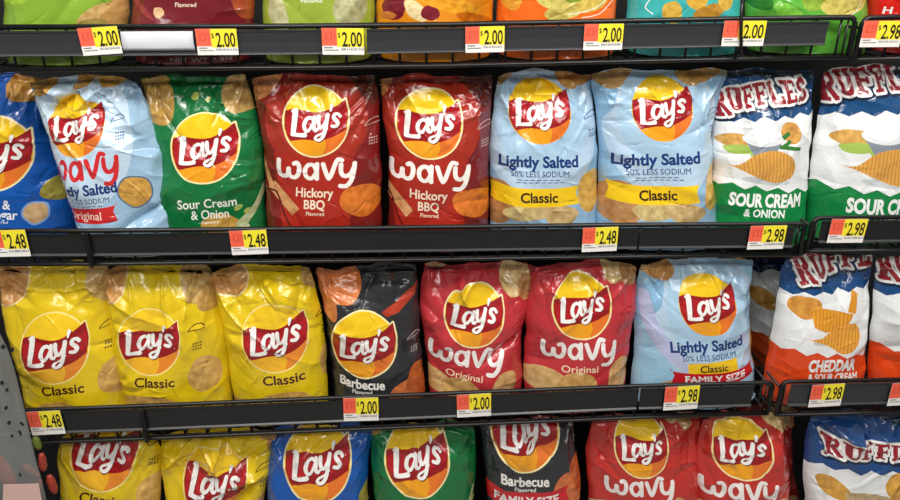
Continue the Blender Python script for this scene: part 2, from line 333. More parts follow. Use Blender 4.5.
def p_ruffles(low='#178243', lines=('SOUR CREAM', '& ONION'), kind='dip', top='#16497a', letters=7, zt=.56, zb=-.86, wm=(-.02, 1.1, 1.98, .06, 1.0)):
    """unit = half the width of the bag"""
    L = [('pouch', film('#eef0f1'), [poly(zig(zt, 8, .045, slope=.08)+zig(zb, 7, .05, slope=-.09)[::-1])]),
         ('pouch', film(low), [poly(zig(zb, 7, .05, slope=-.09)+[(1.6, -2.6), (-1.6, -2.6)])]),
         ('pouch', film('#0e2f45'), [poly([(-1.6, 1.3), (0, 1.5), (1.6, 1.2), (1.6, 2.4), (-1.6, 2.4)])])]
    if kind == 'dip':
        L += chip(-.5, .12, .32, .14, .15, '#dcae62', seed=3)+chip(.62, .3, .24, .2, -.7, '#d9a55a', seed=4)
        L += [('chip_picture', film('#a9c65e'), [ell(-.42, -.06, .3, .1, 0, 20, .1), ell(-.15, -.1, .1, .12)]),
              ('chip_picture', film('#3c7f36'), [beam((.3, .12), (.58, .3), .09), beam((.35, .02), (.82, -.04), .08), beam((.4, .0), (.6, .14), .08)]),
              ('chip_picture', film('#8b93a0'), [poly([(-.34, .16), (.42, .16), (.24, -.22), (-.14, -.22)])]),
              ('chip_picture', film('#e8ebee'), [ell(.04, .17, .4, .15, 0, 24)]), ('chip_picture', film('#fbfbfb'), [ell(0, .24, .26, .16, 0, 20, .08, 2)])]
        L += [('chip_picture', film('#cfd6d8'), [ell(.1, -.7, .5, .08, -.1, 20)]),
              ('chip_picture', film('#dfa552', chip='ridge'), [poly(smooth([(-.72, -.38), (-.45, -.38), (-.1, -.12), (.3, -.06), (.62, -.2), (.72, -.45), (.6, -.66), (.25, -.74), (-.15, -.6), (-.45, -.46), (-.72, -.38)], 3)[:-1])])]
    elif kind == 'chips':
        L += chip(-.28, .12, .34, .24, .2, '#e0a04a', seed=3)
        L += [('chip_picture', film('#c9c9c6'), [ell(.3, -.55, .5, .1, .1, 20)]),
              ('chip_picture', film('#e09a32', chip='ridge'), [poly([(-.2, .05), (.1, .12), (.75, .0), (.55, -.28), (.1, -.38), (-.15, -.28)]), poly([(.6, .05), (.78, .5), (.9, .4), (.8, .0)])]),
              ('chip_picture', film('#e8a440', chip='ridge'), [poly(smooth([(-.35, -.52), (.0, -.5), (.35, -.25), (.78, -.2), (.9, -.5), (.7, -.8), (.45, -.86), (.2, -.7), (-.1, -.58), (-.35, -.52)], 2)[:-1])])]
    else:
        L += chip(-.52, -.02, .28, .19, -.35, '#d8a44e', seed=3)+chip(.7, .18, .34, .28, .5, '#dca64c', seed=4)
        L += [('chip_picture', film('#c3b08c', chip='mottle'), [poly([(-.35, -.05), (0, .02), (.45, -.02), (.75, -.3), (.55, -.6), (.0, -.65), (-.2, -.35)])]),
              ('chip_picture', film('#d0a25e', chip='ridge'), [poly([(-.5, -.75), (.0, -.6), (.5, -.5), (.9, -.65), (.8, -1.0), (-.5, -1.0)])])]
    R = xf(ruffles(letters), wm[2], wm[0], wm[1], wm[3], 1, wm[4])
    L += [('product_name', film('#0d2340'), xf(outline(R, .075), 1, .01, -.03)), ('product_name', film('#f4f2f0'), outline(R, .05)), ('product_name', film('#98202c'), R)]
    if lines:
        L.append(('flavor_text', film('#f2f4f2'), word(lines[0], .12 if kind == 'dip' else .25, -1.1, 1.5 if kind == 'dip' else 1.1, .26, .045, -.02, slant=.15)
                  + word(lines[1], .05 if kind == 'dip' else .25, -1.36, .82 if kind == 'dip' else 1.15, .16, .03, -.02, slant=.15)))
    return top, L
def p_plain(base, blobs=(), extra=()):
    L = []
    for x, y, rx, ry, rot, c, k in blobs: L += chip(x, y, rx, ry, rot, c, k or 'mottle', seed=x*3)
    return base, L+list(extra)

# ------------------------------------------------------------------ mesh output
def add_mesh(name, verts, faces, mats, fm=None, parent=None, uv=None, normals=None, smoothf=True):
    me = bpy.data.meshes.new(name)
    me.from_pydata(verts if isinstance(verts, list) else verts.tolist(), [], faces if isinstance(faces, list) else faces.tolist())
    for m in mats: me.materials.append(m)
    if fm is not None: me.polygons.foreach_set('material_index', np.asarray(fm, np.int32))
    if smoothf: me.polygons.foreach_set('use_smooth', np.ones(len(me.polygons), bool))
    if uv is not None:
        l = me.uv_layers.new(name='print'); vi = np.zeros(len(me.loops), np.int32); me.loops.foreach_get('vertex_index', vi)
        l.data.foreach_set('uv', uv[vi].astype(np.float32).ravel())
    if normals is not None: me.normals_split_custom_set_from_vertices(normals.tolist())
    me.update()
    o = bpy.data.objects.new(name, me); COL.objects.link(o)
    if parent: o.parent = parent
    return o
def inside(P, shape):
    p, e = shape; a, b = p[e[:, 0]], p[e[:, 1]]
    x, y = P[:, :1], P[:, 1:]
    c = (a[:, 1] > y) != (b[:, 1] > y)
    with np.errstate(divide='ignore', invalid='ignore'):
        xi = a[:, 0]+(y-a[:, 1])*(b[:, 0]-a[:, 0])/(b[:, 1]-a[:, 1])
    return (np.sum(c & (x < xi), 1) % 2) == 1
def densify(shape, step):
    p, e = shape; P = [tuple(v) for v in p]; E = []
    for a, b in e:
        n = int(np.hypot(*(p[a]-p[b]))/step)+1; prev = int(a)
        for k in range(1, n):
            P.append(tuple(p[a]+(p[b]-p[a])*k/n)); E.append((prev, len(P)-1)); prev = len(P)-1
        E.append((prev, int(b)))
    return np.array(P), np.array(E)

FLOOR = {}     # top of each shelf deck as a function of x, filled by the shelves
CEIL = {}

def bag(spec):
    name, label, cat, group = spec['name'], spec['label'], spec.get('cat', 'chip bag'), spec.get('group')
    base, layers = spec['print']
    cx, cy, R = spec['c']; rot = math.radians(spec.get('rot', 0)); sx, sy = spec.get('sc', (1, 1))
    rng = np.random.RandomState(spec['seed'])
    Yr = spec.get('Y', .035); D = spec.get('D', .058)
    Lp, Rp = np.array(spec['L'], float), np.array(spec['R'], float)
    def rimmed(P):
        w3 = unproj(P[:, 0], P[:, 1], Yr+.7*D); w3[:, 1] = Yr
        return np.stack(proj(w3), 1)
    Lp, Rp = rimmed(Lp), rimmed(Rp)
    tl = np.linspace(0, 1, 41)
    def curve(P):
        S = smooth(P, 8); d = np.r_[0, np.cumsum(np.hypot(*np.diff(S, axis=0).T))]; d /= d[-1]
        return np.stack([np.interp(tl, d, S[:, 0]), np.interp(tl, d, S[:, 1])], 1)
    LC, RC = curve(Lp), curve(Rp)
    for C_ in (LC, RC):                              # the welded sides are never quite straight
        for fq in (3, 5.5, 9, 14): C_[:, 0] += rng.uniform(-1, 1)*(2.6/fq**.6)*spec.get('wob', 1)*np.sin(tl*fq*math.pi+rng.rand()*6)*np.clip(tl*5, 0, 1)
    def ev(C, t):
        k = np.clip(t*40, 0, 39.999); i = k.astype(int); f = t*40-i
        return C[i]*(1-f)[:, None]+C[i+1]*f[:, None]
    drop = spec.get('drop', rng.uniform(2, 8)); ph0 = rng.rand()*6
    def fwd(s, t):
        p = ev(LC, t)*(1-s)[:, None]+ev(RC, t)*s[:, None]; c = np.clip(s, 0, 1)
        p[:, 1] += np.clip(t, 0, 1)**7*(drop*np.abs(2*c-1)**3+1.8*np.sin(c*8+ph0)+1.0*np.sin(c*19+ph0*2))
        return p
    def inv(p):
        s = np.full(len(p), .5); t = np.clip((p[:, 1]-LC[0, 1])/(LC[-1, 1]-LC[0, 1]), -.4, 1.4)
        for _ in range(14):
            q0 = fwd(s, t); ds = ev(RC, t)-ev(LC, t); dt = (fwd(s, t+.01)-q0)/.01; r = p-q0
            det = ds[:, 0]*dt[:, 1]-ds[:, 1]*dt[:, 0]; det = np.where(abs(det) < 1, 1, det)
            s = np.clip(s+(r[:, 0]*dt[:, 1]-r[:, 1]*dt[:, 0])/det, -1, 2); t = np.clip(t+(ds[:, 0]*r[:, 1]-ds[:, 1]*r[:, 0])/det, -.6, 1.6)
        return s, t
    Wp = np.hypot(*(RC[20]-LC[20])); Hp = np.hypot(*((RC[-1]+LC[-1])/2-(RC[0]+LC[0])/2))
    co, si = math.cos(rot), math.sin(rot)
    def place(sh):
        p, e = densify(sh, .35)
        x, y = p[:, 0]*R*sx, p[:, 1]*R*sy
        px = np.stack([cx+x*co-y*si, cy-(x*si+y*co)], 1)
        s, t = inv(px); return (np.stack([s*Wp, t*Hp], 1), e)
    step = spec.get('step', 1.05)
    nx, ny = max(8, int(Wp/step)), max(8, int(Hp/step))
    gx, gy = np.meshgrid(np.linspace(0, Wp, nx+1), np.linspace(0, Hp, ny+1))
    pts = [np.stack([gx.ravel(), gy.ravel()], 1)]; edges = []; base_i = len(pts[0]); todo = []
    lays = [('top_seal', film(spec.get('seal', base)), [(np.array([(-3, Hp*.962), (Wp+3, Hp*.962), (Wp+3, Hp+3), (-3, Hp+3)], float), np.array([(0, 1), (1, 2), (2, 3), (3, 0)]))], True)]
    for a, b, c in layers:
        if a == 'flavor_text':
            for sh in c: lays.append((pic('flavor_text') if len(sh[0]) > 12 else 'small_print', b, [sh], False))
        else: lays.append((a, b, c, False))
    for part, mt, shs, raw in lays:
        for sh in shs:
            q_ = sh if raw else place(sh)
            lo, hi = q_[0].min(0), q_[0].max(0)
            if hi[0] < 0 or hi[1] < 0 or lo[0] > Wp or lo[1] > Hp: continue
            todo.append((part, mt, q_, lo, hi))
            if raw: e_ = q_[1][[0]]
            else: e_ = q_[1]
            pts.append(q_[0]); edges.append(e_+base_i); base_i += len(q_[0])
    P = np.vstack(pts); Eg = np.vstack(edges)
    r = delaunay_2d_cdt([Vector(v) for v in P.tolist()], [tuple(k) for k in Eg.tolist()], [], 0, 1e-4, False)
    V = np.array([tuple(v) for v in r[0]]); Fc = np.array([f for f in r[2] if len(f) == 3])
    ctr = V[Fc].mean(1); keep = (ctr[:, 0] > 0) & (ctr[:, 0] < Wp) & (ctr[:, 1] > 0) & (ctr[:, 1] < Hp)
    Fc, ctr = Fc[keep], ctr[keep]
    a_, b_, c_ = V[Fc[:, 0]], V[Fc[:, 1]], V[Fc[:, 2]]
    ar = (b_[:, 0]-a_[:, 0])*(c_[:, 1]-a_[:, 1])-(b_[:, 1]-a_[:, 1])*(c_[:, 0]-a_[:, 0])
    Fc = np.where((ar < 0)[:, None], Fc[:, ::-1], Fc); ok = abs(ar) > 1e-5; Fc, ctr = Fc[ok], ctr[ok]
    lab = np.full(len(Fc), -1)
    for k, (part, mt, q_, lo, hi) in enumerate(todo):
        m_ = np.where((ctr[:, 0] >= lo[0]) & (ctr[:, 0] <= hi[0]) & (ctr[:, 1] >= lo[1]) & (ctr[:, 1] <= hi[1]))[0]
        if len(m_): lab[m_[inside(ctr[m_], q_)]] = k
    # --- relief of the filled, creased bag
    NC = spec.get('creases', 60); am = spec.get('amp', 1.)*2.0
    cr = []
    for k in range(NC):
        z = rng.rand()
        if z < .42:                                 # fans from the top corners and the top seal
            x0 = rng.choice([.05, .95, rng.rand()])*Wp; y0 = Hp*(.98-.1*rng.rand()); th = rng.uniform(-2.6, -.5); ln = rng.uniform(.12, .42)*Hp
            a = rng.uniform(.5, 1.3)
        elif z < .72:                               # from the two sides inward
            side = rng.rand() < .5; x0 = (.02 if side else .98)*Wp; y0 = rng.rand()*Hp; th = (0 if side else math.pi)+rng.uniform(-.7, .7); ln = rng.uniform(.08, .25)*Hp; a = rng.uniform(.35, .9)
        elif z < .86:                               # from the foot
            x0 = rng.rand()*Wp; y0 = .02*Hp; th = rng.uniform(.5, 2.6); ln = rng.uniform(.1, .3)*Hp; a = rng.uniform(.4, .9)
        else:                                       # shallow dents in the face
            x0 = rng.rand()*Wp; y0 = rng.rand()*Hp; th = rng.uniform(0, 6.3); ln = rng.uniform(.1, .25)*Hp; a = rng.uniform(.12, .35)
        cr.append((x0, y0, math.cos(th), math.sin(th), ln, a*rng.choice([-1, 1, 1]), rng.uniform(1.5, 5.5), rng.uniform(-.012, .012)))
    for k in range(spec.get('folds', 11)):
        z = rng.rand(); cxn, cyn = (rng.choice([0, 1])*1., rng.rand()) if z < .5 else (rng.rand(), 1.)
        tx_, ty_ = .5+rng.uniform(-.25, .25), .45+rng.uniform(-.3, .3); th = math.atan2((ty_-cyn)*Hp, (tx_-cxn)*Wp)
        cr.append((cxn*Wp, cyn*Hp, math.cos(th), math.sin(th), rng.uniform(.18, .36)*Hp, rng.uniform(.8, 1.7)*rng.choice([-1, 1]), rng.uniform(5, 11), rng.uniform(-.006, .006)))
    for k in range(spec.get('fine', 46)):            # short sharp crinkles
        x0, y0 = rng.rand()*Wp, (1-rng.rand()**1.5)*Hp; th = rng.uniform(0, 6.3)
        cr.append((x0, y0, math.cos(th), math.sin(th), rng.uniform(.04, .14)*Hp, rng.uniform(.12, .42)*rng.choice([-1, 1]), rng.uniform(.7, 1.5), rng.uniform(-.02, .02)))
    lob = [(rng.rand()*Wp, rng.rand()*Hp, rng.uniform(9, 26), rng.uniform(-1, 1)) for _ in range(16)]
    dents = spec.get('dents', [])
    MM = .00215
    def relief(X, T):
        s, t = np.clip(X/Wp, 0, 1), np.clip(T/Hp, 0, 1)
        side = np.clip(1-np.abs(2*s-1)**2.5, 0, 1)**.62
        bot = np.clip(1-(1-np.clip(T/6, 0, 1))**2.2, 0, 1)**.6
        top = .1+.9*(1-np.clip((t-.52)/.48, 0, 1)**2.1)
        h = D*side*bot*top
        w = np.zeros_like(X)
        for x0, y0, c, s_, ln, a, wd, cv in cr:
            dx, dy = X-x0, T-y0; e = dx*c+dy*s_; d = -dx*s_+dy*c+cv*e*e
            env = np.exp(-np.clip(-e, 0, None)/3)*np.exp(-(np.clip(e, 0, None)/ln)**2)
            wd2 = wd*(.6+.9*np.clip(e/ln, 0, 1.5))
            w += a*1.7*np.exp(-np.sqrt((d/wd2)**2+.06))*env
        for x0, y0, rr, a in lob: w += 2.0*a*np.exp(-((X-x0)**2+(T-y0)**2)/rr**2)
        for dx_, dy_, rr, rl, ang, a in dents:
            ex = (X-dx_*Wp)*math.cos(ang)+(T-dy_*Hp)*math.sin(ang); ey = -(X-dx_*Wp)*math.sin(ang)+(T-dy_*Hp)*math.cos(ang)
            w += a*np.exp(-np.sqrt((ey/rr)**2+.05))*np.exp(-(ex/rl)**2)
        edge = np.clip(np.minimum(s, 1-s)*9, 0, 1)*np.clip(t*20, 0, 1)
        edge = edge*(1-.0*t)
        h = h+am*w*MM*(.15+.85*edge)*(1+.6*np.clip((t-.75)/.25, 0, 1))
        sealm = np.clip((t-.955)/.01, 0, 1)
        h = h*(1-sealm)+sealm*(D*.1+.0012*np.sin(T*3.2)+.004*np.sin(X*.16+x_ph)+.002*np.sin(X*.41))
        return h
    x_ph = rng.rand()*6
    fz = FLOOR.get(spec['row']); cz = CEIL.get(spec['row'])
    def pos(V_, back=False):
        X, T = V_[:, 0], V_[:, 1]; px = fwd(X/Wp, T/Hp)
        p = unproj(px[:, 0], px[:, 1], Yr); h = relief(X, T)
        if back:
            s, t = X/Wp, T/Hp
            p[:, 1] = Yr+.8*D+1.0*D*np.clip(1-np.abs(2*s-1)**2.4, 0, 1)**.6*np.clip(t/.12, 0, 1)**.5*(1-np.clip((t-.5)/.5, 0, 1)**2)
        else: p[:, 1] = Yr+.8*D-h
        if fz:
            f = fz(p[:, 0])+.0; g = .008; z = p[:, 2]
            p[:, 2] = np.where(z < f+g, f+g*np.exp(np.clip((z-f-g)/g, -9, 0)), z)
        if cz:
            f = cz(p[:, 0])-.006; g = .015; z = p[:, 2]
            p[:, 2] = np.where(z > f-g, f-g*np.exp(np.clip(-(z-f+g)/g, -9, 0)), z)
        return p
    p3 = pos(V); dd = .35
    tx = pos(V+[dd, 0])-pos(V-[dd, 0]); ty = pos(V+[0, dd])-pos(V-[0, dd])
    nn = np.cross(tx, ty); nn /= np.maximum(np.linalg.norm(nn, axis=1), 1e-12)[:, None]
    fx, fy = (LC[0]+RC[0])/2
    o0 = unproj(fx, fy, Yr); o0 = np.array([o0[0], Yr+.8*D, max(p3[:, 2].min(), -9)])
    root = bpy.data.objects.new(name, None); root.empty_display_size = .05; root.location = o0.tolist(); COL.objects.link(root)
    root['label'] = label; root['category'] = cat
    if group: root['group'] = group
    parts = {}
    tp = [x[0] for x in todo]
    pn = np.array([(tp[k] if k >= 0 else 'pouch') for k in lab])
    UV = np.stack([V[:, 0], V[:, 1]], 1)/100
    for part in sorted(set(pn)):
        fi = np.where(pn == part)[0]; mats = []; fm = np.zeros(len(fi), int)
        for j, f in enumerate(fi):
            m = todo[lab[f]][1] if lab[f] >= 0 else film(base)
            if m not in mats: mats.append(m)
            fm[j] = mats.index(m)
        ff = Fc[fi]; used, invx = np.unique(ff, return_inverse=True); ff = invx.reshape(ff.shape)
        vv = p3[used]-o0; nv = nn[used]; uv = UV[used]
        if part == 'pouch':                          # the back and closing sides of the same pouch
            kx, ky = 20, 26; bx, by = np.meshgrid(np.linspace(0, Wp, kx+1), np.linspace(0, Hp, ky+1))
            B = np.stack([bx.ravel(), by.ravel()], 1); bp3 = pos(B, True)
            # weld the rim of the back to the rim of the front
            rim = (B[:, 0] < 1e-6) | (B[:, 0] > Wp-1e-6) | (B[:, 1] < 1e-6) | (B[:, 1] > Hp-1e-6)
            fr = pos(B); bp3[rim] = fr[rim]
            bp3 -= o0; bf = []
            for j in range(ky):
                for i in range(kx):
                    a = j*(kx+1)+i; bf.append((a, a+kx+1, a+kx+2, a+1))
            n0 = len(vv); bn = np.zeros_like(bp3)
            bfa = np.array(bf); fn = np.cross(bp3[bfa[:, 1]]-bp3[bfa[:, 0]], bp3[bfa[:, 2]]-bp3[bfa[:, 0]])
            for q4 in range(4): np.add.at(bn, bfa[:, q4], fn)
            bn /= np.maximum(np.linalg.norm(bn, axis=1), 1e-12)[:, None]
            vv = np.vstack([vv, bp3]); nv = np.vstack([nv, bn]); uv = np.vstack([uv, B/100])
            if film(base) not in mats: mats.append(film(base))
            fl = ff.tolist()+[tuple(n0+k for k in f) for f in bf]; fm = np.r_[fm, np.full(len(bf), mats.index(film(base)))]
        else: fl = ff.tolist()
        o = add_mesh(part.split('#')[0], vv, fl, mats, fm, root, uv, nv)
        if part == 'logo': o['label'] = 'red ribbon logo over a yellow sun'
        elif part.startswith('chip_picture'): o['label'] = 'printed picture of a crisp'
    return root

# ------------------------------------------------------------------ shelves
def tube(path, r, seg=8, closed=False):
    V, Fq = [], []; P = [Vector(p) for p in path]; n = len(P); up_ = Vector((0, 0, 1))
    for i, p in enumerate(P):
        a = P[i-1] if (i > 0 or closed) else P[i]; b = P[(i+1) % n] if (i < n-1 or closed) else P[i]
        d = (b-a).normalized(); u = d.cross(up_ if abs(d.z) < .9 else Vector((0, 1, 0))).normalized(); v = d.cross(u)
        for k in range(seg):
            t = 2*math.pi*k/seg; V.append(tuple(p+u*r*math.cos(t)+v*r*math.sin(t)))
    for i in range(n if closed else n-1):
        for k in range(seg):
            a = i*seg+k; b = i*seg+(k+1) % seg; c = ((i+1) % n)*seg+(k+1) % seg; d_ = ((i+1) % n)*seg+k
            Fq.append((a, b, c, d_))
    if not closed:
        Fq.append(tuple(range(seg))[::-1]); Fq.append(tuple((n-1)*seg+k for k in range(seg)))
    return V, Fq
class MB:
    def __init__(s): s.v, s.f, s.m = [], [], []
    def add(s, vf, m=0):
        n = len(s.v); s.v += [tuple(v) for v in vf[0]]; s.f += [tuple(n+k for k in f) for f in vf[1]]; s.m += [m]*len(vf[1])
    def slab(s, quad, y0, y1, m=0):
        """quad: four corners (x,z) counter-clockwise from the front, given thickness along y"""
        v = [(a, y0, b) for a, b in quad]+[(a, y1, b) for a, b in quad]; n = len(quad)
        f = [tuple(range(n)), tuple(range(2*n-1, n-1, -1))]+[(i+n, (i+1) % n+n, (i+1) % n, i) for i in range(n)]
        s.add((v, f), m)
    def box(s, a, b, m=0):
        s.slab([(a[0], a[2]), (b[0], a[2]), (b[0], b[2]), (a[0], b[2])], a[1], b[1], m)
    def build(s, name, mats, parent=None, sm=False):
        o0 = parent.location if parent else Vector((0, 0, 0))
        v = [(a-o0.x, b-o0.y, c-o0.z) for a, b, c in s.v]
        return add_mesh(name, v, s.f, mats if isinstance(mats, list) else [mats], s.m, parent, smoothf=sm)
def empty(name, loc, label=None, cat=None, group=None):
    o = bpy.data.objects.new(name, None); o.location = loc; o.empty_display_size = .05; COL.objects.link(o)
    if label: o['label'] = label
    if cat: o['category'] = cat
    if group: o['group'] = group
    return o
DEPTH = .46
def shelf(pts, chh, liph, label, joints=(), clips=(), round_l=False, round_r=False, cmat=CHAN, inset=(0, 0)):
    """pts: points along the top of the front rail, in the picture; chh, liph heights in the picture"""
    P = [up(x, y) for x, y in pts]
    hts = [P[0].z-up(pts[0][0], pts[0][1]+liph).z, P[-1].z-up(pts[-1][0], pts[-1][1]+liph).z]; lh = sum(hts)/2
    ch = ((P[0].z-up(pts[0][0], pts[0][1]+chh).z)+(P[-1].z-up(pts[-1][0], pts[-1][1]+chh).z))/2
    r = .0052
    T = [p-Vector((0, 0, r)) for p in P]; B = [p-Vector((0, 0, lh-r)) for p in P]
    root = empty('wire_shelf', ((P[0]+P[-1])/2-Vector((0, 0, lh))), label, 'shelf', 'black wire basket shelves')
    xs = [p.x for p in P]; zb = [b.z for b in B]
    zat = lambda x, arr=zb: float(np.interp(x, xs, arr))
    def corner(c, dx, dz, rad=.014, n=5):
        # rounded corner running from the horizontal into the vertical
        return [c+Vector((dx*rad*(1-math.sin(t)), 0, dz*rad*(1-math.cos(t)))) for t in [math.pi/2*k/n for k in range(n+1)]]
    m = MB()
    path = []
    if round_l: path += [B[0]+Vector((0, 0, 0))] + corner(T[0], 1, -1)[::-1][::-1][::-1] if False else [B[0]]+[T[0]+Vector((.014*(1-math.cos(t)), 0, -.014*(1-math.sin(t)))) for t in [math.pi/2*k/5 for k in range(6)]]
    else: path += [T[0]]
    path += T[1:-1]
    if round_r: path += [T[-1]+Vector((-.014*(1-math.sin(t)), 0, -.014*(1-math.cos(t)))) for t in [math.pi/2*k/5 for k in range(6)]]+[B[-1]]
    else: path += [T[-1]]
    m.add(tube(path, r, 10)); m.build('front_rail', BLACK, root, True)
    m = MB(); m.add(tube(B, .0042, 8)); m.add(tube([b+Vector((0, .009, .001)) for b in B], .0026, 6)); m.build('lower_rail', BLACK, root, True)
    if round_l or round_r:
        m = MB()
        for flag, b, t in ((round_l, B[0], T[0]), (round_r, B[-1], T[-1])):
            if flag:
                s_ = .012 if b is B[0] else -.012
                m.add(tube([b+Vector((s_, .004, 0)), t+Vector((s_, .004, -.004))], .0022, 6))
                m.add(tube([t+Vector((0, .0, -.02)), t+Vector((0, DEPTH, -.02))], .003, 6)); m.add(tube([b, b+Vector((0, DEPTH, 0))], .003, 6))
                for k in range(1, 9): m.add(tube([b+Vector((0, k*.05, 0)), t+Vector((0, k*.05, -.02))], .0018, 6))
        m.build('side_wires', BLACK, root, True)
    m = MB(); x = xs[0]+.012
    while x < xs[-1]-.004:
        z0, z1 = zat(x), zat(x, [t.z for t in T])
        m.add(tube([(x, .006, z1), (x, .006, z0+.004), (x, .012, z0), (x, DEPTH, z0)], .0027, 6)); x += .0508
    m.build('deck_wires', BLACK, root, True)
    m = MB()
    for k in range(1, 8):
        m.add(tube([(b.x, k*DEPTH/7, b.z-.004) for b in B], .0026, 6))
    m.build('cross_wires', BLACK, root, True)
    # price channel, in lengths that meet at the joints
    cuts = [pts[0][0]+inset[0]]+list(joints)+[pts[-1][0]-inset[1]]
    for a, b in zip(cuts[:-1], cuts[1:]):
        ya, yb = np.interp([a, b], [p[0] for p in pts], [p[1] for p in pts])
        A, Bq = up(a+1.2, ya, -.006), up(b-1.2, yb, -.006); f = .0115
        z = lambda p, k: p.z-f-(ch-f)*k
        m = MB(); n = 8
        mids = [A.lerp(Bq, k/n) for k in range(n+1)]
        # gently hollow face with a lip along the foot
        prof = [(-.0065, 0), (-.0105, .0), (-.0105, .06), (-.0085, .12), (-.0078, .5), (-.0085, .9), (-.0115, .95), (-.012, .975), (-.011, 1.0), (-.0065, 1.0)]
        V, Fq = [], []; K = len(prof)
        for p in mids:
            for yy, k in prof: V.append((p.x, yy, z(p, k)))
        for i in range(n):
            for k in range(K): Fq.append((i*K+k, i*K+(k+1) % K, (i+1)*K+(k+1) % K, (i+1)*K+k))
        Fq.append(tuple(range(K))[::-1]); Fq.append(tuple(n*K+k for k in range(K)))
        m.add((V, Fq)); m.m = [1 if (i % K in (5, 6, 7) and i < n*K) else 0 for i in range(len(Fq))]
        m.build('price_channel', [cmat, RIB], root)
    for j in clips:
        y = float(np.interp(j, [p[0] for p in pts], [p[1] for p in pts])); A = up(j, y)
        m = MB(); m.box((A.x-.005, -.018, A.z-lh*.9), (A.x+.005, -.006, A.z-.006)); m.box((A.x-.003, -.020, A.z-lh*.92), (A.x+.003, -.008, A.z-lh*.6)); m.build('joint_clip', BLACK, root)
    return root, (lambda X, xs=xs, zb=zb: np.interp(X, xs, np.array(zb)+.003)), (lambda X, xs=xs, zb=zb: np.interp(X, xs, np.array(zb)-.008))

CH = {1: 31, 2: 26, 3: 25}; LH = {1: 47, 2: 37, 3: 36}
S1, f1, c1 = shelf([(-60, 24.5), (300, 23.2), (450, 21.6), (600, 18.6), (740, 16), (857, 14.5)], CH[1], LH[1], 'top wire shelf with grey price channel, above the blue and brown bags', joints=(365, 741), round_r=True, inset=(0, 26))
S1b, f1b, c1b = shelf([(864, 15), (980, 12.5)], CH[1], LH[1], 'start of the next top wire shelf, in the upper right corner', round_l=True, inset=(7, 0))
S2, f2, c2 = shelf([(-60, 228.5), (88, 228.5), (330, 226), (640, 222.5), (806, 221.5)], CH[2], LH[2], 'second wire shelf down, long one carrying the brown and light blue bags', joints=(88, 640), clips=(88,), round_r=True, inset=(0, 9), cmat=CHAN2)
S2b, f2b, c2b = shelf([(814, 216), (980, 214)], CH[2], LH[2], 'second-row wire shelf at the right edge under the green and white bag', round_l=True, inset=(8, 0), cmat=CHAN2)
S3, f3, c3 = shelf([(-60, 410.5), (30, 408), (143, 404), (330, 396), (640, 384), (774, 380.5)], CH[3], LH[3], 'third wire shelf down, long one carrying the yellow bags', joints=(143, 640), clips=(143,), round_r=True, inset=(0, 18), cmat=CHAN2)
S3b, f3b, c3b = shelf([(783, 380), (980, 376)], CH[3], LH[3], 'third-row wire shelf at the right edge under the orange-footed bag', round_l=True, inset=(8, 0), cmat=CHAN)
xs_split = [up(860, 40).x, up(810, 240).x, up(779, 400).x]
def comb(a, b, xq): return lambda X: np.where(np.asarray(X) < xq, a(X), b(X))
FLOOR[1] = comb(f1, f1b, xs_split[0]); FLOOR[2] = comb(f2, f2b, xs_split[1]); FLOOR[3] = comb(f3, f3b, xs_split[2])
CEIL[2] = comb(c1, c1b, xs_split[0]); CEIL[3] = comb(c2, c2b, xs_split[1]); CEIL[4] = comb(c3, c3b, xs_split[2])
z4 = up(450, 600).z
FLOOR[4] = lambda X: np.full(np.shape(X), z4)

